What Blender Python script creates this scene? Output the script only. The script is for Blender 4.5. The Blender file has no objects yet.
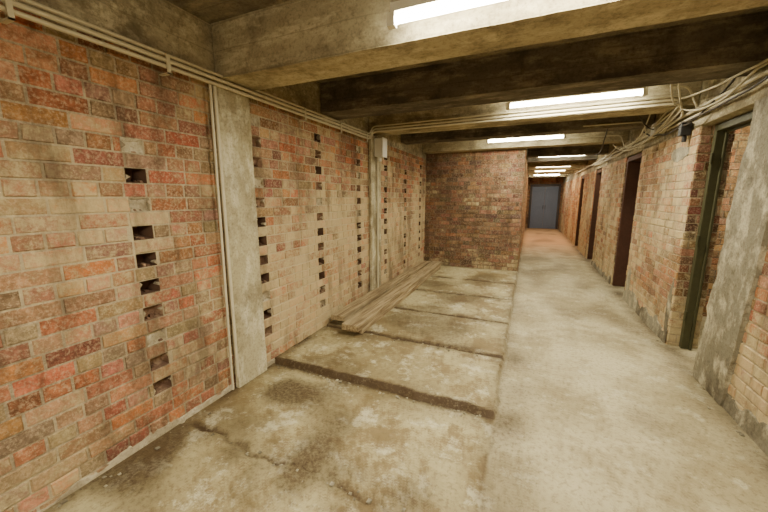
import bpy, math, random, bmesh
from mathutils import Vector, noise
random.seed(7)
D=bpy.data; scene=bpy.context.scene
def lin(c):
    return tuple(((v/255)/12.92 if v/255<=0.04045 else ((v/255+0.055)/1.055)**2.4) for v in c)+(1.0,)
def N(x,y,z,s=1.0): return noise.noise(Vector((x*s,y*s,z*s)))   # -1..1
def ss(a,b,x):
    t=max(0,min(1,(x-a)/(b-a))); return t*t*(3-2*t)

# ---------------------------------------------------------------- materials
def newmat(name):
    m=D.materials.new(name); m.use_nodes=True
    nt=m.node_tree; b=nt.nodes['Principled BSDF']; b.inputs['Roughness'].default_value=0.85
    b.inputs['Specular IOR Level'].default_value=0.25
    return m,nt,b
def noise_n(nt,vec,scale,detail=6,rough=0.6):
    n=nt.nodes.new('ShaderNodeTexNoise'); n.inputs['Scale'].default_value=scale
    n.inputs['Detail'].default_value=detail; n.inputs['Roughness'].default_value=rough
    nt.links.new(vec,n.inputs['Vector']); return n.outputs['Fac']
def ramp(nt,fac,a,b,ca=(0,0,0,1),cb=(1,1,1,1)):
    r=nt.nodes.new('ShaderNodeValToRGB'); r.color_ramp.elements[0].position=a; r.color_ramp.elements[1].position=b
    r.color_ramp.elements[0].color=ca; r.color_ramp.elements[1].color=cb
    nt.links.new(fac,r.inputs[0]); return r.outputs[0]
def mix(nt,fac,a,b,mode='MIX'):
    m=nt.nodes.new('ShaderNodeMix'); m.data_type='RGBA'; m.blend_type=mode
    for s,v in ((m.inputs[0],fac),(m.inputs[6],a),(m.inputs[7],b)):
        if hasattr(v,'is_linked') or hasattr(v,'links'): nt.links.new(v,s)
        else: s.default_value=v
    return m.outputs[2]
def math_n(nt,op,a,b=0.0,clamp=False):
    m=nt.nodes.new('ShaderNodeMath'); m.operation=op; m.use_clamp=clamp
    for s,v in ((m.inputs[0],a),(m.inputs[1],b)):
        if hasattr(v,'links'): nt.links.new(v,s)
        else: s.default_value=v
    return m.outputs[0]
def coords(nt,scale=(1,1,1)):
    g=nt.nodes.new('ShaderNodeNewGeometry')
    mp=nt.nodes.new('ShaderNodeMapping'); mp.inputs['Scale'].default_value=scale
    nt.links.new(g.outputs['Position'],mp.inputs['Vector']); return mp.outputs[0]
def bump(nt,b,h,strength=0.4,dist=0.01):
    n=nt.nodes.new('ShaderNodeBump'); n.inputs['Strength'].default_value=strength; n.inputs['Distance'].default_value=dist
    nt.links.new(h,n.inputs['Height']); nt.links.new(n.outputs[0],b.inputs['Normal'])

def brick_mat(name,usecol=True,base=(150,135,110),limecol=(198,180,134)):
    m,nt,b=newmat(name); v=coords(nt)
    if usecol:
        a=nt.nodes.new('ShaderNodeAttribute'); a.attribute_name='Col'; c=a.outputs['Color']
    else: c=lin(base)
    l=nt.nodes.new('ShaderNodeAttribute'); l.attribute_name='lime'
    n1=noise_n(nt,v,1.7,5,.6); n2=noise_n(nt,v,17,8,.78); n3=noise_n(nt,v,70,5,.7)
    vs=coords(nt,(3.2,3.2,.8)); n5=noise_n(nt,vs,1.3,8,.7)
    c=mix(nt,ramp(nt,n2,.38,.60),c,mix(nt,1.0,c,(.46,.43,.40,1),'MULTIPLY'))
    c=mix(nt,math_n(nt,'MULTIPLY',ramp(nt,n3,.48,.64),.5),c,lin((200,176,140)))
    s=math_n(nt,'ADD',math_n(nt,'MULTIPLY',n1,1.3),math_n(nt,'MULTIPLY',n2,2.2))
    s=math_n(nt,'ADD',s,l.outputs['Fac'])
    f=math_n(nt,'MULTIPLY',math_n(nt,'SUBTRACT',s,1.85),2.6,True)
    c=mix(nt,math_n(nt,'MULTIPLY',f,.74),c,lin(limecol))
    c=mix(nt,math_n(nt,'MULTIPLY',ramp(nt,n5,.49,.66),.66),c,lin((80,64,46)))
    nt.links.new(c,b.inputs['Base Color']); b.inputs['Roughness'].default_value=.9
    bump(nt,b,math_n(nt,'ADD',n2,math_n(nt,'MULTIPLY',n3,.5)),.9,.011)
    return m
def concrete_mat(name,c1,c2,c3,stretch=(1,1,1),dark=(70,58,42),damt=.6,boards=None,bs=.5):
    m,nt,b=newmat(name); v=coords(nt,stretch); vi=coords(nt)
    n1=noise_n(nt,v,1.3,6,.6); n2=noise_n(nt,v,9,7,.7); n3=noise_n(nt,vi,50,6,.7); n4=noise_n(nt,vi,2.6,8,.75)
    c=mix(nt,ramp(nt,n1,.38,.62),lin(c1),lin(c2))
    c=mix(nt,ramp(nt,n2,.48,.62),c,lin(c3))
    c=mix(nt,math_n(nt,'MULTIPLY',ramp(nt,n4,.47,.6),damt),c,lin(dark))
    c=mix(nt,math_n(nt,'MULTIPLY',ramp(nt,n3,.5,.66),.5),c,lin(dark))
    h=math_n(nt,'ADD',n2,math_n(nt,'MULTIPLY',n3,.6))
    if boards:
        w=nt.nodes.new('ShaderNodeTexWave'); w.wave_type='BANDS'; w.bands_direction=boards; w.wave_profile='SAW'
        w.inputs['Scale'].default_value=1.9; w.inputs['Distortion'].default_value=.15
        nt.links.new(vi,w.inputs['Vector'])
        e=ramp(nt,w.outputs['Fac'],.0,.06,(1,1,1,1),(0,0,0,1))
        c=mix(nt,math_n(nt,'MULTIPLY',e,.4),c,lin(dark))
        h=math_n(nt,'ADD',h,math_n(nt,'MULTIPLY',w.outputs['Fac'],.4))
    nt.links.new(c,b.inputs['Base Color']); bump(nt,b,h,bs,.01); b.inputs['Roughness'].default_value=.88
    return m
def plain(name,c,rough=.5,metal=0,var=.25):
    m,nt,b=newmat(name); v=coords(nt); n=noise_n(nt,v,18,5,.6)
    cc=lin(c); d=tuple(x*(1-var) for x in cc[:3])+(1,)
    nt.links.new(mix(nt,n,cc,d),b.inputs['Base Color']); b.inputs['Roughness'].default_value=rough; b.inputs['Metallic'].default_value=metal
    bump(nt,b,n,.15,.003); return m
def emis(name,c,s):
    m=D.materials.new(name); m.use_nodes=True; nt=m.node_tree; nt.nodes.clear()
    e=nt.nodes.new('ShaderNodeEmission'); e.inputs[0].default_value=c; e.inputs[1].default_value=s
    o=nt.nodes.new('ShaderNodeOutputMaterial'); nt.links.new(e.outputs[0],o.inputs[0]); return m

M_BRICK=brick_mat('brick_face'); M_MORT=brick_mat('brick_mortar',False,(176,162,132),(196,180,142))
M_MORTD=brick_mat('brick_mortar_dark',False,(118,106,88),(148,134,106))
M_HOLE=plain('hole_dirt',(98,72,54),.95,0,.5)
M_SHALLOW=concrete_mat('hole_brick_rubble',(134,104,80),(104,78,60),(156,130,102),(1,1,1),(66,48,36),.6)
M_FILL=concrete_mat('hole_mortar_fill',(178,166,136),(148,136,108),(194,184,156),(1,1,1),(100,84,62),.5)
M_BEAM=concrete_mat('beam_concrete',(174,163,132),(142,131,104),(196,185,152),(.35,1,1.5),(88,78,60),.6,'Z')
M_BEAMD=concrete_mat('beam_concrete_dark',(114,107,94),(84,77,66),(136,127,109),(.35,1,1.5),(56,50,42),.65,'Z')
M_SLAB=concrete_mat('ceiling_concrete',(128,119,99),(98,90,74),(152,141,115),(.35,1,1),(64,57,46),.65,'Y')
M_PIL=concrete_mat('pilaster_concrete',(186,176,142),(156,145,110),(204,196,164),(1,1,.35),(104,90,64),.6,None,.9)
M_PILR=concrete_mat('pillar_concrete',(144,137,114),(108,101,82),(180,171,142),(1,1,.5),(76,65,48),.65,None,.8)
M_STEEL=plain('olive_steel',(80,78,52),.5,.1,.5); M_WHITE=plain('white_enamel',(225,222,205),.45)
M_COND=plain('cream_conduit',(204,194,162),.5); M_CABLE=plain('dark_cable',(60,53,44),.6); M_CABW=plain('pale_cable',(184,174,144),.6)
M_TUBE=emis('tube_glow',(1,.93,.70,1),90)
M_TUBEO=emis('tube_glow_orange',(1,.80,.5,1),40)
M_DOOR=plain('door_paint_grey',(112,120,132),.5); M_DFR=plain('door_frame_paint',(78,70,62),.5); M_BROWN=plain('brown_timber',(84,54,38),.7,0,.5)

# ---------------------------------------------------------------- mesh builder
class MB:
    def __init__(s): s.v=[];s.f=[];s.m=[];s.c=[];s.l=[]
    def add(s,vs,fs,mi=0,col=(1,1,1,1),lime=0):
        o=len(s.v); s.v+=[tuple(v) for v in vs]; s.c+=[col]*len(vs); s.l+=[lime]*len(vs)
        for f in fs: s.f.append(tuple(o+i for i in f)); s.m.append(mi)
    def box(s,x0,x1,y0,y1,z0,z1,mi=0,col=(1,1,1,1),lime=0):
        s.add([(x0,y0,z0),(x1,y0,z0),(x1,y1,z0),(x0,y1,z0),(x0,y0,z1),(x1,y0,z1),(x1,y1,z1),(x0,y1,z1)],
              [(0,3,2,1),(4,5,6,7),(0,1,5,4),(1,2,6,5),(2,3,7,6),(3,0,4,7)],mi,col,lime)
    def cyl(s,p,q,r,n=14,mi=0):
        p=Vector(p);q=Vector(q);d=(q-p).normalized(); a=d.orthogonal().normalized(); b=d.cross(a)
        vs=[]
        for c in (p,q):
            for i in range(n):
                t=2*math.pi*i/n; vs.append(c+r*(math.cos(t)*a+math.sin(t)*b))
        fs=[(i,(i+1)%n,n+(i+1)%n,n+i) for i in range(n)]+[tuple(range(n-1,-1,-1)),tuple(range(n,2*n))]
        s.add(vs,fs,mi)
    def obj(s,name,mats,bevel=0,seg=2,smooth=False):
        me=D.meshes.new(name); me.from_pydata(s.v,[],s.f); 
        for m in mats: me.materials.append(m)
        me.polygons.foreach_set('material_index',s.m)
        a=me.color_attributes.new('Col','FLOAT_COLOR','POINT'); a.data.foreach_set('color',[x for c in s.c for x in c])
        l=me.attributes.new('lime','FLOAT','POINT'); l.data.foreach_set('value',s.l)
        me.update(); o=D.objects.new(name,me); scene.collection.objects.link(o)
        if bevel:
            b=o.modifiers.new('bevel','BEVEL'); b.width=bevel; b.segments=seg; b.limit_method='ANGLE'
        if smooth:
            for p in me.polygons: p.use_smooth=True
        return o

CH=.0815; Z0=-.047
PAL={'left':[(184,118,92),(190,126,100),(166,102,82),(200,142,114),(178,128,104),(202,122,86),(152,106,88),(186,136,112),(206,134,94),(192,110,78),(172,132,110),(180,140,112)],
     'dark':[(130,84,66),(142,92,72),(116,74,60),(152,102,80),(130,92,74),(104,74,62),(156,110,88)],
     'right':[(186,130,96),(196,142,104),(168,114,86),(202,150,112),(178,132,102),(190,120,84),(156,114,90)],
     'far':[(206,128,84),(214,140,94),(190,112,76),(222,152,106)]}
def brickface(mb,axis,c,sgn,a0,a1,z0,z1,pal,limef,holes=(),seed=1,proud=.006):
    R=random.Random(seed); P=PAL[pal]
    n=0
    while Z0+n*CH<z1:
        zb=Z0+n*CH; zt=zb+CH; n_=n; n+=1
        if zt<=z0+.02: continue
        zb2=max(zb+.005,z0); zt2=min(zt-.005,z1)
        if zt2-zb2<.015: continue
        header=(n_%3==1)
        L=.118 if header else .232
        off=(.058 if header else (.0 if n_%2 else .116))+R.uniform(-.02,.02)
        cuts=sorted([(h-.056,h+.056) for h,k in holes if k==n_])
        a=math.floor((a0-off)/L)*L+off
        while a<a1:
            s=max(a+.006,a0); e=min(a+L-.006,a1); a+=L
            segs=[(s,e)]
            if not header and R.random()<.14: segs=[(s,(s+e)/2-.005),((s+e)/2+.005,e)]
            for h0,h1 in cuts:
                ns=[]
                for p,q in segs:
                    if q<=h0 or p>=h1: ns.append((p,q))
                    else:
                        if p<h0: ns.append((p,h0-R.uniform(0,.012)))
                        if q>h1: ns.append((h1+R.uniform(0,.012),q))
                segs=ns
            for p,q in segs:
                if q-p<.02: continue
                am=(p+q)/2; zm=(zb2+zt2)/2
                col=lin([min(255,max(0,x+R.uniform(-9,9))) for x in R.choice(P)])
                k=R.uniform(.66,1.10); col=(col[0]*k*.96,col[1]*k*1.04,col[2]*k*.86,1)
                lime=limef(am,zm)+R.uniform(-.22,.22)
                d=proud+R.uniform(-.004,.004); j=lambda:R.uniform(-.005,.005)
                ins=.004
                def P3(aa,zz,dd):
                    return (c+sgn*dd,aa,zz) if axis=='x' else (aa,c+sgn*dd,zz)
                vs=[P3(p,zb2,0),P3(q,zb2,0),P3(q,zt2,0),P3(p,zt2,0)]
                ff=[(p+ins,zb2+ins),(q-ins,zb2+ins),(q-ins,zt2-ins),(p+ins,zt2-ins)]
                fr=[P3(x+j(),y+j()*.8,d+R.uniform(-.0015,.0015)) for x,y in ff]
                fs=[(4,5,6,7),(0,1,5,4),(1,2,6,5),(2,3,7,6),(3,0,4,7)]
                flip=(sgn<0) if axis=='x' else (sgn>0)
                if flip: fs=[tuple(reversed(f)) for f in fs]
                mb.add(vs+fr,fs,0,col,lime)

# ---------------------------------------------------------------- left wall with put-log holes
XL=-2.07; SL=2.66
def lime_left(y,z):
    v=.0
    v+=.32*ss(.5,1.5,y)*ss(2.0,.6,z)
    v+=.20*ss(2.0,2.4,y)
    v+=.4*N(y,0,z,1.1)
    v-=.10*ss(1.3,2.1,z)*ss(1.6,.8,y)
    return v
cols=[-.58,1.21,2.15,3.02,3.92,4.82,5.72,6.62]
holes=[];Rh=random.Random(3)
state1={4:.05,6:.05,8:.02,10:.05,12:.11,14:.11,16:.11,18:.018,20:.11,22:.02}
hole_depth={}
for cy in cols:
    top=22 if cy<1.5 else 26
    for k in range(4,top+1,2):
        holes.append((cy,k))
        hole_depth[(cy,k)]=state1[k] if cy==1.21 else (Rh.choice([.11,.11,.08,.02,.045,.045]))
mb=MB(); ZT=2.30
brickface(mb,'x',XL,1,-3.0,7.1,0,ZT,'left',lime_left,holes,11)
def quad(y0,y1,z0,z1,x=XL): # facing +x
    nY=max(1,int((y1-y0)/.25)); nZ=max(1,int((z1-z0)/.25))
    for i in range(nY):
        for j in range(nZ):
            a=y0+(y1-y0)*i/nY;b=y0+(y1-y0)*(i+1)/nY;c=z0+(z1-z0)*j/nZ;d=z0+(z1-z0)*(j+1)/nZ
            mb.add([(x,a,c),(x,b,c),(x,b,d),(x,a,d)],[(0,1,2,3)],1,(1,1,1,1),lime_left((a+b)/2,(c+d)/2)+.1)
y=-3.0
for cy in cols:
    quad(y,cy-.056,-.03,ZT); y=cy+.056
    z=-.03
    for k in range(4,28,2):
        if (cy,k) not in hole_depth: continue
        hb=Z0+k*CH; ht=hb+CH; quad(cy-.056,cy+.056,z,hb); z=ht
        d=hole_depth[(cy,k)]; x0=XL; x1=XL-d; a=cy-.056;b=cy+.056
        mi=2 if d>.06 else (5 if d>.03 else 4)
        g=Rh.uniform; t=.4 if d>.03 else .1
        mb.add([(x0,a,hb),(x0,b,hb),(x0,b,ht),(x0,a,ht),(x1,a+g(0,.025),hb+g(0,.025)),(x1,b-g(0,.025),hb+g(0,.025)),(x1+d*g(0,t),b-g(0,.025),ht-g(0,.025)),(x1+d*g(0,t),a+g(0,.025),ht-g(0,.025))],
               [(4,5,6,7),(0,1,5,4),(1,2,6,5),(2,3,7,6),(3,0,4,7)],mi,(1,1,1,1),.3)
        for _ in range(Rh.choice([1,2,3])):
            w=g(.012,.03); yy=g(a+.01,b-w-.01); xx=XL-g(.005,max(.01,d*.5)); hh=g(.008,.028)
            mb.add([(xx-.04,yy,hb),(xx,yy,hb),(xx,yy+w,hb),(xx-.04,yy+w,hb),(xx-.035,yy+.004,hb+hh),(xx-.008,yy+.003,hb+hh*.7),(xx-.006,yy+w-.004,hb+hh*.8),(xx-.035,yy+w,hb+hh)],
              [(4,5,6,7),(0,1,5,4),(1,2,6,5),(2,3,7,6),(3,0,4,7)],5 if _ else 2,(1,1,1,1),-.2)
        # jagged mortar ears narrowing the opening
        for side in (0,1):
            if g(0,1)<.6:
                e=g(.008,.028); zz=g(hb,ht-.03); hh=g(.02,.05); y0_=a if side==0 else b; s_=1 if side==0 else -1
                zt_=min(ht,zz+hh)
                q=[(XL+.003,y0_,zz),(XL+.003,y0_+s_*e,(zz+zt_)/2),(XL+.003,y0_,zt_),(XL-.04,y0_,zz),(XL-.04,y0_+s_*e*.7,(zz+zt_)/2),(XL-.04,y0_,zt_)]
                mb.add(q,[(0,1,2),(0,3,4,1),(1,4,5,2),(3,5,4)],1,(1,1,1,1),.1)
    quad(cy-.056,cy+.056,z,ZT)
quad(y,7.1,-.03,ZT)
mb.box(-2.32,-2.21,-3,7.35,-.03,SL,1)
mb.box(-2.205,XL-.0,-3,7.1,ZT,SL,3)      # concrete ring beam above brick
# ragged cement skirt at the foot of a wall
def skirt(mb,x,sgn,y0,y1,h0,amp,mi,seed,t=.012):
    n=int((y1-y0)/.03); vs=[]
    for i in range(n+1):
        yy=y0+(y1-y0)*i/n
        h=max(.01,h0+amp*N(yy*2.3,seed,0)+amp*.6*N(yy*9,seed,2)+amp*.3*N(yy*25,seed,4))
        tt=t+.003*N(yy*6,seed,8)
        vs+= [(x+sgn*tt*1.3,yy,-.01),(x+sgn*tt,yy,h*.6),(x+sgn*tt*.8,yy,h-.006),(x-sgn*.002,yy,h)]
    fs=[]
    for i in range(n):
        for k in range(3):
            q=(i*4+k,(i+1)*4+k,(i+1)*4+k+1,i*4+k+1); fs.append(q if sgn>0 else tuple(reversed(q)))
    mb.add(vs,fs,mi,(1,1,1,1),.2)
# ragged patch of render smeared over the brick
def patch(mb,x,sgn,cy,cz,ry,rz,mi,seed,t=.009):
    n=40; ring=[];ring2=[]
    for i in range(n):
        a=2*math.pi*i/n; r=1+.45*N(math.cos(a)*1.2,math.sin(a)*1.2,seed)+.25*N(math.cos(a)*5,math.sin(a)*5,seed)
        ring.append((x,cy+ry*r*math.cos(a),cz+rz*r*math.sin(a))); ring2.append((x+sgn*t,cy+(ry*r-.006)*math.cos(a),cz+(rz*r-.006)*math.sin(a)))
    fs=[(i,(i+1)%n,n+(i+1)%n,n+i) for i in range(n)]+[(n+i,n+(i+1)%n,2*n) for i in range(n)]
    if sgn<0: fs=[tuple(reversed(f)) for f in fs]
    mb.add(ring+ring2+[(x+sgn*(t+.001),cy,cz)],fs,mi,(1,1,1,1),.2)
skirt(mb,XL,1,-3,1.74,.04,.05,4,1,.010); skirt(mb,XL,1,2.07,4.19,.04,.05,4,2,.010); skirt(mb,XL,1,4.54,7,.04,.05,4,3,.010)
mb.obj('wall_left',[M_BRICK,M_MORT,M_HOLE,M_BEAM,M_FILL,M_SHALLOW])

def rough_box(name,x0,x1,y0,y1,z0,z1,mat,amp=.006,res=.05,seed=0,lean=0):
    bm=bmesh.new()
    nx=max(1,int((x1-x0)/res));ny=max(1,int((y1-y0)/res));nz=max(1,int((z1-z0)/res))
    def P(i,j,k): return (x0+(x1-x0)*i/nx,y0+(y1-y0)*j/ny,z0+(z1-z0)*k/nz)
    cache={}
    def V(i,j,k):
        key=(i,j,k)
        if key not in cache:
            p=Vector(P(i,j,k)); d=noise.noise_vector(p*6+Vector((seed,0,0)))*amp+noise.noise_vector(p*25)*amp*.4
            e=(i in(0,nx))+(j in(0,ny))+(k in(0,nz))
            if e>=2:
                cen=Vector(((x0+x1)/2,(y0+y1)/2,p.z)); p=p+(cen-p).normalized()*abs(noise.noise(p*9))*amp*2.2
            cache[key]=bm.verts.new(p+Vector((d.x,d.y-lean*(k/nz),0)))
        return cache[key]
    for i in range(nx):
        for j in range(ny):
            bm.faces.new((V(i,j,0),V(i,j+1,0),V(i+1,j+1,0),V(i+1,j,0))); bm.faces.new((V(i,j,nz),V(i+1,j,nz),V(i+1,j+1,nz),V(i,j+1,nz)))
    for i in range(nx):
        for k in range(nz):
            bm.faces.new((V(i,0,k),V(i+1,0,k),V(i+1,0,k+1),V(i,0,k+1))); bm.faces.new((V(i,ny,k),V(i,ny,k+1),V(i+1,ny,k+1),V(i+1,ny,k)))
    for j in range(ny):
        for k in range(nz):
            bm.faces.new((V(0,j,k),V(0,j,k+1),V(0,j+1,k+1),V(0,j+1,k))); bm.faces.new((V(nx,j,k),V(nx,j+1,k),V(nx,j+1,k+1),V(nx,j,k+1)))
    me=D.meshes.new(name); bm.to_mesh(me); bm.free(); me.materials.append(mat)
    o=D.objects.new(name,me); scene.collection.objects.link(o); return o
for i,(a,b,t) in enumerate(((1.75,2.06,2.30),(4.2,4.53,2.34),(-.8,-.5,2.30))):
    rough_box('concrete_pilaster',-2.052,-2.018,a,b,0.005,t,M_PIL,.004,.04,i*3)

# ---------------------------------------------------------------- beams & ceiling
def beam(y0,y1,zb,mat,seed,x0=-2.06,x1=1.40): rough_box('ceiling_beam',x0,x1,y0,y1,zb,SL,mat,.006,.07,seed)
beam(-.8,-.5,2.31,M_BEAM,1)
beam(1.80,2.10,2.31,M_BEAM,2)
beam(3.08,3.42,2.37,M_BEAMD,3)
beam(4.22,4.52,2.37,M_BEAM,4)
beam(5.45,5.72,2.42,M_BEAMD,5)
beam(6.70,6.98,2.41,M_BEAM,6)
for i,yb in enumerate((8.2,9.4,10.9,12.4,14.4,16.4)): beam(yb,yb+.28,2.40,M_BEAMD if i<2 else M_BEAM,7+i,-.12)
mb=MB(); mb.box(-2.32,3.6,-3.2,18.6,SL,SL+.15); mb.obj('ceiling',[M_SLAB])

# ---------------------------------------------------------------- back wall + corridor left wall
YB=7.0; XC=-.13
mb=MB(); ld=lambda a,z:-.12+.35*ss(.5,.0,z)+.25*N(a,3,z,2)
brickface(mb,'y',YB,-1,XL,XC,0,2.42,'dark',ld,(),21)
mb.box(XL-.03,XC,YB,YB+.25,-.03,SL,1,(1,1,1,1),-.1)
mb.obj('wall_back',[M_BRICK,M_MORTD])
mb=MB(); lf=lambda a,z:-.0+.2*N(a,5,z,1)
brickface(mb,'x',XC,1,YB+.0,18.2,0,2.42,'right',lf,(),22)
mb.box(XC-.22,XC,YB+.25,18.4,-.03,SL,1,(1,1,1,1),0)
mb.obj('wall_corridor',[M_BRICK,M_MORT])

# ---------------------------------------------------------------- right wall
XR=1.41; XR2=1.65; ZR=2.16
lr=lambda a,z:.14+.3*ss(.8,.1,z)+.35*N(a,9,z,1.2)+.1*ss(3.4,4.2,a)
mb=MB()
segs=[(-3.0,2.98,'left'),(4.12,5.86,'right'),(6.72,8.7,'right'),(9.5,11.2,'far'),(12.0,18.2,'far')]
for i,(a,b,p) in enumerate(segs):
    brickface(mb,'x',XR,-1,a,b,0,ZR,p,lr,(),31+i)
    mb.box(XR,XR2,a,b,-.03,ZR,1,(1,1,1,1),.15)
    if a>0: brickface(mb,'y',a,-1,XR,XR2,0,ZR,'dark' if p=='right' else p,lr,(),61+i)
    if a>3: brickface(mb,'y',b,1,XR,XR2,0,ZR,'right',lr,(),71+i)
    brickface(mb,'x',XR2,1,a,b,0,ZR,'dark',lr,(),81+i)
mb.box(XR-.004,XR2+.004,-3.0,18.2,ZR,SL,2)
skirt(mb,XR,-1,-2.9,2.98,.15,.08,3,11,.016); skirt(mb,XR,-1,4.13,5.85,.15,.14,3,12,.014); skirt(mb,XR,-1,6.73,8.69,.10,.1,3,13)
for cy,cz,ry,rz in ((4.2,.35,.06,.28),(4.5,1.95,.25,.07),(5.7,.3,.1,.2)): patch(mb,XR,-1,cy,cz,ry,rz,3,cy*5)
mb.obj('wall_right',[M_BRICK,M_MORT,M_BEAM,M_PILR])
rough_box('concrete_pillar',1.375,1.64,2.98,3.44,0.005,2.155,M_PILR,.010,.035,9,.20)

# side room behind right wall
mb=MB(); lz=lambda a,z:-.0
brickface(mb,'y',5.35,-1,XR2,3.4,0,SL,'right',lz,(),91); mb.box(XR2+.01,3.45,5.35,5.55,-.03,SL,1,(1,1,1,1),0)
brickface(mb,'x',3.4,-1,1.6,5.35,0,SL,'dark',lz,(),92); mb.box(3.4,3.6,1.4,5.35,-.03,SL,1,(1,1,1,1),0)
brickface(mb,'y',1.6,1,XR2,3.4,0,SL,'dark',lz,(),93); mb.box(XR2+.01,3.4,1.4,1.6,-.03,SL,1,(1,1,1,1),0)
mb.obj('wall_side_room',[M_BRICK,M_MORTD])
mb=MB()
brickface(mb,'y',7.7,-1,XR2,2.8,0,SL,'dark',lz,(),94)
mb.box(XR2+.01,2.9,7.7,7.9,-.03,SL,1); mb.box(2.8,2.95,5.55,7.7,-.03,SL,1)
mb.box(2.4,2.5,7.9,12.4,-.03,SL,1); mb.box(XR2+.01,2.4,12.3,12.45,-.03,SL,1)
mb.obj('wall_side_store',[M_BRICK,M_MORTD])
mb=MB(); brickface(mb,'y',18.2,-1,XC,XR,0,2.45,'far',lz,(),95); mb.box(-.4,1.7,18.2,18.4,-.03,SL,1); mb.obj('wall_end',[M_BRICK,M_MORT])
mb=MB(); brickface(mb,'y',-3.0,1,XL,XR,0,2.4,'left',lime_left,(),96); mb.box(-2.3,1.7,-3.2,-3.0,-.03,SL,1); mb.obj('wall_behind',[M_BRICK,M_MORT])

# steel door frame in first opening
mb=MB()
mb.box(1.50,1.56,4.05,4.10,0.005,2.15); mb.box(1.56,1.58,4.03,4.10,0.005,2.15)
mb.box(1.50,1.56,3.27,4.05,2.09,2.15); mb.box(1.56,1.58,3.27,4.03,2.07,2.15)
for z in (.35,1.1,1.85): mb.cyl((1.49,4.04,z-.05),(1.49,4.04,z+.05),.012,10)
mb.obj('door_frame',[M_STEEL],.004)
for (a,b) in ((5.87,6.71),(8.71,9.49),(11.21,11.99)):
    mb=MB(); mb.box(1.42,1.64,b-.07,b-.01,0.005,2.14); mb.box(1.42,1.64,a+.01,a+.07,0.005,2.14); mb.box(1.42,1.64,a+.07,b-.07,2.07,2.14)
    mb.obj('timber_door_frame',[M_BROWN],.005)
mb=MB()
mb.box(1.67,2.35,6.60,6.64,.02,2.06)
for z0,z1 in ((.12,.95),(1.1,1.95)): mb.box(1.76,2.26,6.585,6.60,z0,z1)
mb.obj('door_2',[M_BROWN],.006)
mb=MB()
mb.box(.0,.09,18.06,18.18,0,2.15,1); mb.box(1.25,1.34,18.06,18.18,0,2.15,1); mb.box(.09,1.25,18.06,18.18,2.05,2.15,1)
for a,b in ((.095,.668),(.674,1.245)):
    mb.box(a,b,18.11,18.16,.01,2.04)
    for z0,z1 in ((.15,.9),(1.05,1.9)): mb.box(a+.1,b-.1,18.095,18.11,z0,z1)
for x in (.62,.72): mb.cyl((x,18.06,.95),(x,18.06,1.15),.012,10,1)
mb.obj('door_1',[M_DOOR,M_DFR],.005)

# ---------------------------------------------------------------- floor
joints=[-.5,1.3,2.2,3.06,3.95,4.93,5.9]
def floorpt(x,y):
    w=.028*N(x,y,0,2.5)+.018*N(x,y,1,11)
    xe=-.12+.025*N(0,y,4,2)+.018*N(0,y,4,14)
    h=.003*N(x,y,0,2.5)+.0015*N(x,y,7,16); dirt=0
    if x<xe:
        d=99;jn=0
        for jy in joints:
            dd=abs(y+w*(2.5 if jy==1.3 else 1)-jy)
            if dd<d: d=dd;jn=jy
        h+=.042*ss(2.188,2.212,y+w)+.008*ss(3.04,3.07,y+w)
        near=(.55+.5*ss(-.2,.4,N(x,5,5,3))) if jn<2 else 1
        wd=.018*(1+.8*N(x,jn,2,5)); 
        h-=.02*near*(1-ss(wd*.5,wd*1.4,d))*(0 if jn==2.2 and y+w>2.2 else 1)
        dirt=max(dirt,math.exp(-(d/(.038*(1+.7*N(x,jn,8,4))))**2)*1.2*near, math.exp(-(d/.15)**2)*(.4+.7*N(x,y,3,5)))
        if jn==2.2 and y+w<2.2: dirt=max(dirt,1.1*math.exp(-((y+w-2.2)/.07)**2))
        if jn==1.3: dirt=max(dirt,math.exp(-(d/.28)**2)*(.4+1.2*N(x,y,5,3)))
        if y<2.2: dirt=max(dirt,ss(-.05,.4,N(x,y,11,1.8))*.85)
        else: dirt=max(dirt,ss(.05,.5,N(x,y,13,1.5))*.55)
    else:
        dirt=max(dirt,ss(.05,.6,N(x,y*.5,17,2.2))*.45)
        if .6<y<3.4: dirt=max(dirt,.6*math.exp(-((x+.02)/.16)**2)*(.6+N(x,y,2,3)))
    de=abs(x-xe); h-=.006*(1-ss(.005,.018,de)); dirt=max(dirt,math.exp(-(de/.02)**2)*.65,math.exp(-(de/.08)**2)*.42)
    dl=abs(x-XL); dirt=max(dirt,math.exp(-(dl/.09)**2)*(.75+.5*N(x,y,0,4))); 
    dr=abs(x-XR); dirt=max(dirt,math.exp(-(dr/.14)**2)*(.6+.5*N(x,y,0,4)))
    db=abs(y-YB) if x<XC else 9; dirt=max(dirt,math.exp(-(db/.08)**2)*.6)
    return h,max(0,min(1,dirt))
def frange(a,b,s):
    n=int(round((b-a)/s)); return [a+(b-a)*i/n for i in range(n+1)]
xs=frange(-2.25,1.75,.02)+frange(1.9,3.6,.3)
ys=frange(-3.2,.4,.15)+frange(.42,4.2,.014)+frange(4.23,7.3,.03)+frange(7.4,18.6,.2)
V=[];Dt=[];Pt=[]
for yy in ys:
    for xx in xs:
        h,d=floorpt(xx,yy); V.append((xx,yy,h)); Dt.append(d); Pt.append(1.0 if xx>-.12 else 0.0)
nx=len(xs); F=[(j*nx+i,j*nx+i+1,(j+1)*nx+i+1,(j+1)*nx+i) for j in range(len(ys)-1) for i in range(nx-1)]
me=D.meshes.new('floor'); me.from_pydata(V,[],F)
a=me.attributes.new('dirt','FLOAT','POINT'); a.data.foreach_set('value',Dt)
a=me.attributes.new('path','FLOAT','POINT'); a.data.foreach_set('value',Pt)
for p in me.polygons: p.use_smooth=True
fo=D.objects.new('floor',me); scene.collection.objects.link(fo)
m,nt,b=newmat('floor_concrete'); v=coords(nt)
at=nt.nodes.new('ShaderNodeAttribute'); at.attribute_name='dirt'; ap=nt.nodes.new('ShaderNodeAttribute'); ap.attribute_name='path'
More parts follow.
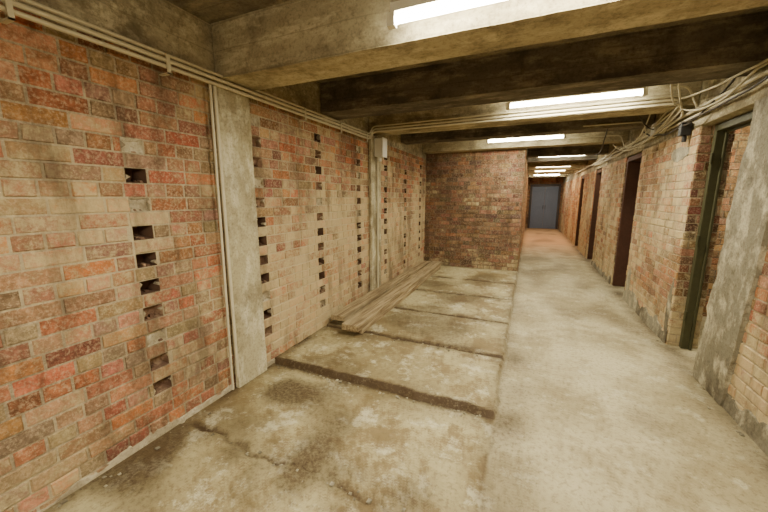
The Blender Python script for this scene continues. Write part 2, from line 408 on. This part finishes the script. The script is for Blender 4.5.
n1=noise_n(nt,v,1.1,7,.66); n2=noise_n(nt,v,4.5,9,.76); n3=noise_n(nt,v,34,7,.75); n4=noise_n(nt,v,2.1,10,.78)
slab=mix(nt,ramp(nt,n1,.43,.57),lin((178,166,124)),lin((142,128,90)))
slab=mix(nt,math_n(nt,'MULTIPLY',ramp(nt,n2,.53,.59),.75),slab,lin((204,196,162)))
slab=mix(nt,math_n(nt,'MULTIPLY',ramp(nt,n4,.50,.57),.8),slab,lin((122,102,66)))
path=mix(nt,ramp(nt,n1,.42,.58),lin((188,177,140)),lin((158,146,110)))
path=mix(nt,math_n(nt,'MULTIPLY',ramp(nt,n4,.50,.59),.65),path,lin((138,124,90)))
path=mix(nt,math_n(nt,'MULTIPLY',ramp(nt,n2,.55,.61),.5),path,lin((202,194,162)))
c=mix(nt,ap.outputs['Fac'],slab,path)
c=mix(nt,math_n(nt,'MULTIPLY',ramp(nt,n3,.5,.64),.55),c,lin((106,92,64)))
sep=nt.nodes.new('ShaderNodeSeparateXYZ'); nt.links.new(v,sep.inputs[0])
fy=math_n(nt,'MULTIPLY',math_n(nt,'SUBTRACT',sep.outputs['Y'],9.0),.28,True)
c=mix(nt,math_n(nt,'MULTIPLY',fy,.75),c,lin((200,148,96)))  # warm orange glow of the far corridor, painted into the floor colour
dd=math_n(nt,'MULTIPLY',at.outputs['Fac'],math_n(nt,'ADD',math_n(nt,'MULTIPLY',n3,1.3),.35),True)
c=mix(nt,dd,c,lin((72,56,36)))
nt.links.new(c,b.inputs['Base Color']); b.inputs['Roughness'].default_value=.7
bump(nt,b,math_n(nt,'ADD',n2,math_n(nt,'MULTIPLY',n3,.5)),.8,.011)
me.materials.append(m)

# ---------------------------------------------------------------- timber planks
m,nt,b=newmat('weathered_timber'); v=coords(nt,(14,.8,14)); vi=coords(nt)
g=noise_n(nt,v,2.2,8,.7); g2=noise_n(nt,vi,3,5,.6)
c=mix(nt,ramp(nt,g,.38,.62),lin((176,158,120)),lin((108,87,58))); c=mix(nt,math_n(nt,'MULTIPLY',ramp(nt,g2,.45,.65),.5),c,lin((124,110,84)))
nt.links.new(c,b.inputs['Base Color']); bump(nt,b,g,.6,.005); M_WOOD=m
def plank(x,y0,y1,z,w,t,rot=0,tilt=0):
    mb=MB(); n=24; L=y1-y0; vs=[]
    R=random.Random(int(x*1000)); ph=R.uniform(0,6)
    for i in range(n+1):
        yy=-L/2+L*i/n; bx=.006*math.sin(ph+i*.3)
        for sx,sz in ((-1,0),(1,0),(1,1),(-1,1)):
            vs.append((sx*w/2+bx+R.uniform(-.001,.001),yy+(R.uniform(-.012,.012) if i in(0,n) else 0),sz*t))
    fs=[]
    for i in range(n):
        for k in range(4): fs.append((i*4+k,i*4+(k+1)%4,(i+1)*4+(k+1)%4,(i+1)*4+k))
    fs.append((3,2,1,0)); fs.append(tuple(n*4+k for k in range(4)))
    fs=[tuple(reversed(f)) for f in fs]
    mb.add(vs,fs); o=mb.obj('timber_plank',[M_WOOD],.004)
    o.location=(x,(y0+y1)/2,z); o.rotation_euler=(0,tilt,rot); return o
BZ=.053
plank(-1.915,3.22,6.75,BZ,.17,.06,.003)
plank(-1.67,2.98,6.60,BZ,.20,.06,.012)
plank(-1.92,3.08,6.72,BZ+.062,.18,.06,.002)
plank(-1.68,2.88,6.74,BZ+.062,.20,.065,.014)

# rubble bits by wall & joint
mb=MB(); R=random.Random(5)
for i in range(260):
    if R.random()<.45: x=XL+abs(R.gauss(0,.05))+.035; y=R.uniform(.6,6.8)
    elif R.random()<.3: x=XR-.03-abs(R.gauss(0,.04)); y=R.uniform(.8,8)
    else: x=R.uniform(-2.0,-.2); y=R.choice([1.3,2.17,2.17,3.04])-abs(R.gauss(0,.03))
    if y>2.80 and -2.1<x<-1.5: continue
    if 1.7<y<2.1 and x<-1.98: continue
    if 2.7<y<3.5 and x>1.3: continue
    s=R.uniform(.003,.011); h=floorpt(x,y)[0]
    vs=[(x+s*R.uniform(.6,1.3)*dx,y+s*R.uniform(.6,1.3)*dy,h-.002+(s*R.uniform(.7,1.2) if dz else 0)) for dz in (0,1) for dx,dy in ((-1,-1),(1,-1),(1,1),(-1,1))]
    mb.add(vs,[(0,3,2,1),(4,5,6,7),(0,1,5,4),(1,2,6,5),(2,3,7,6),(3,0,4,7)])
mb.obj('concrete_rubble',[M_PILR])

# ---------------------------------------------------------------- conduits
def curve(name,paths,mat,sm=True):
    cu=D.curves.new(name,'CURVE'); cu.dimensions='3D'; cu.bevel_depth=1.0; cu.bevel_resolution=3; cu.use_fill_caps=True
    for pts,r in paths:
        s=cu.splines.new('POLY'); s.points.add(len(pts)-1)
        for i,p in enumerate(pts): s.points[i].co=(*p,1); s.points[i].radius=r
    cu.materials.append(mat); o=D.objects.new(name,cu); scene.collection.objects.link(o); return o
def rnd(pts,r=.06,n=6):
    out=[Vector(pts[0])]
    for i in range(1,len(pts)-1):
        p=Vector(pts[i]);a=(Vector(pts[i-1])-p);b=(Vector(pts[i+1])-p)
        ra=min(r,a.length*.45);rb=min(r,b.length*.45); A=p+a.normalized()*ra;B=p+b.normalized()*rb
        for k in range(n+1):
            t=k/n; out.append(A*(1-t)**2+p*2*t*(1-t)+B*t*t)
    out.append(Vector(pts[-1])); return [tuple(p) for p in out]
P=[]
for z,x,r in ((2.235,-1.995,.011),(2.268,-1.99,.011),(2.30,-1.995,.009)):
    k=z-2.235
    P.append((rnd([(x,-2.9,z),(x,4.12,z+.03),(x+.02,4.18-k*.3,z+.13),(1.25,4.18-k*.3,z+.15),(1.32-k,4.3,z+.06),(1.32-k,4.9,z-.0)]),r))
P.append((rnd([(-2.0,1.735,2.24),(-2.005,1.735,.12)]),.012))
P.append((rnd([(-2.0,1.70,2.24),(-2.03,1.70,.02)]),.009))
P.append((rnd([(-1.995,4.36,2.06),(-1.995,4.36,.05)]),.012))
P.append((rnd([(1.36,.5,2.25),(1.36,9.5,2.25)]),.012)); P.append((rnd([(1.35,.5,2.30),(1.35,13,2.30)]),.014))
P.append((rnd([(1.10,4.0,2.5),(1.25,4.05,2.5),(1.34,4.05,2.30)]),.009))
P.append((rnd([(.6,5.42,2.46),(1.28,5.42,2.46),(1.34,5.5,2.30)]),.009))
P.append((rnd([(.3,6.66,2.50),(1.28,6.66,2.50),(1.34,6.6,2.30)]),.009))
curve('electrical_conduit',P,M_COND)
def sag(p,q,s,n=20,w=.01,seed=0):
    out=[]
    for i in range(n+1):
        t=i/n; a=Vector(p).lerp(Vector(q),t); a.z-=s*4*t*(1-t); a.x+=w*N(t*4,seed,0); a.z+=w*N(t*5,seed,3); out.append(tuple(a))
    return out
curve('electrical_cable',[(sag((1.30,1.0,2.52),(1.30,3.1,2.33),.04),.010),(sag((1.30,3.1,2.33),(1.28,4.2,2.34),.10,seed=2),.009),
   (sag((1.28,4.2,2.34),(1.26,6.7,2.33),.14,seed=3),.009),(sag((1.26,6.7,2.33),(1.3,10,2.30),.08,seed=5),.009),
   (sag((1.24,4.2,2.36),(1.20,6.7,2.36),.22,seed=7),.007),(sag((1.0,3.45,2.42),(1.28,4.2,2.34),.06,seed=9),.007),
   (sag((.95,3.44,2.40),(1.24,4.19,2.42),.10,seed=19),.006),(sag((1.28,2.2,2.36),(1.24,4.15,2.42),.06,seed=21),.008),
   (sag((1.12,4.54,2.40),(1.30,6.0,2.30),.10,seed=23),.006),(sag((1.22,4.4,2.37),(1.34,8.4,2.26),.12,seed=25),.007)],M_CABW)
curve('electrical_cable',[(sag((1.33,3.4,2.40),(1.33,5.6,2.36),.2,seed=12,w=.04),.008),(sag((.9,5.5,2.42),(1.2,8.2,2.38),.12,seed=14),.008),
   (sag((1.28,2.0,2.38),(1.30,4.25,2.22),.08,seed=27,w=.03),.008),(sag((1.0,4.55,2.42),(1.3,5.05,2.30),.05,seed=29),.007)],M_CABLE)
mb=MB()
for y in frange(-2.5,4.0,.65):
    if 1.7<y<2.1 or -.85<y<-.45: continue
    mb.box(-2.055,-1.975,y,y+.02,2.212,2.219); mb.box(-2.055,-1.975,y,y+.02,2.318,2.325); mb.box(-1.982,-1.975,y,y+.02,2.212,2.325)
mb.obj('conduit_bracket',[M_COND])
mb=MB(); mb.box(-2.008,-1.89,4.28,4.42,2.06,2.30); mb.box(-1.89,-1.875,4.27,4.43,2.05,2.31); mb.cyl((-1.96,4.35,2.0),(-1.96,4.35,2.06),.03)
mb.obj('junction_box',[M_WHITE],.008)
mb=MB(); mb.box(1.31,1.39,4.26,4.34,2.10,2.22); mb.cyl((1.355,4.30,2.04),(1.355,4.30,2.10),.02)
mb.obj('switch_box',[plain('black_plastic',(36,34,32),.5)],.006)
mb=MB(); mb.box(1.30,1.39,5.0,5.12,2.24,2.36); mb.box(1.285,1.30,4.99,5.13,2.23,2.37); mb.obj('junction_box',[M_WHITE],.006)

# ---------------------------------------------------------------- fluorescent battens
PW=1.62
def batten(cx,y,z,L=1.2,power=30,tube=M_TUBE,col=(1,.94,.78)):
    mb=MB(); h=L/2
    mb.box(-h,h,-.02,.02,.03,.07,0)
    for s in (-1,1):
        mb.box(s*h-.02,s*h+.02,-.02,.02,-.03,.03,0)
        mb.cyl((s*h*.6,0,.07),(s*h*.6,0,SL-z),.006,8,0)
    mb.cyl((-h+.02,0,0),(h-.02,0,0),.019,14,1)
    o=mb.obj('fluorescent_light',[M_WHITE,tube]); o.location=(cx,y,z)
    l=D.lights.new('tube_lamp','AREA'); l.shape='RECTANGLE'; l.size=L-.1; l.size_y=.05; l.energy=power*PW; l.color=col
    lo=D.objects.new('tube_lamp',l); scene.collection.objects.link(lo); lo.parent=o; lo.location=(0,0,-.035)
    return o
batten(-.08,1.66,2.355,power=32)
batten(.32,4.0,2.47,power=34)
batten(-.15,6.25,2.47,power=28)
batten(-.3,-.9+.2,2.2,power=64)
batten(.6,8.9,2.46,1.0,14)
batten(.6,11.8,2.46,1.0,20,tube=M_TUBEO,col=(1,.76,.50))
batten(.6,13.6,2.46,1.0,22,tube=M_TUBEO,col=(1,.76,.50))
batten(.6,16,2.46,1.0,14,col=(.92,.95,1))
batten(2.3,4.3,2.4,1.0,18)
batten(2.2,7.2,2.4,.6,5)

# ---------------------------------------------------------------- world + camera
w=D.worlds.new('world'); scene.world=w; w.use_nodes=True; w.node_tree.nodes['Background'].inputs[0].default_value=(.02,.02,.02,1)
cam=D.cameras.new('camera'); cam.lens=330/768*36; cam.sensor_width=36; cam.clip_start=.02
co=D.objects.new('camera',cam); scene.collection.objects.link(co); co.location=(0,0,1.5)
co.rotation_euler=(math.radians(80),0,math.radians(23.5)); scene.camera=co
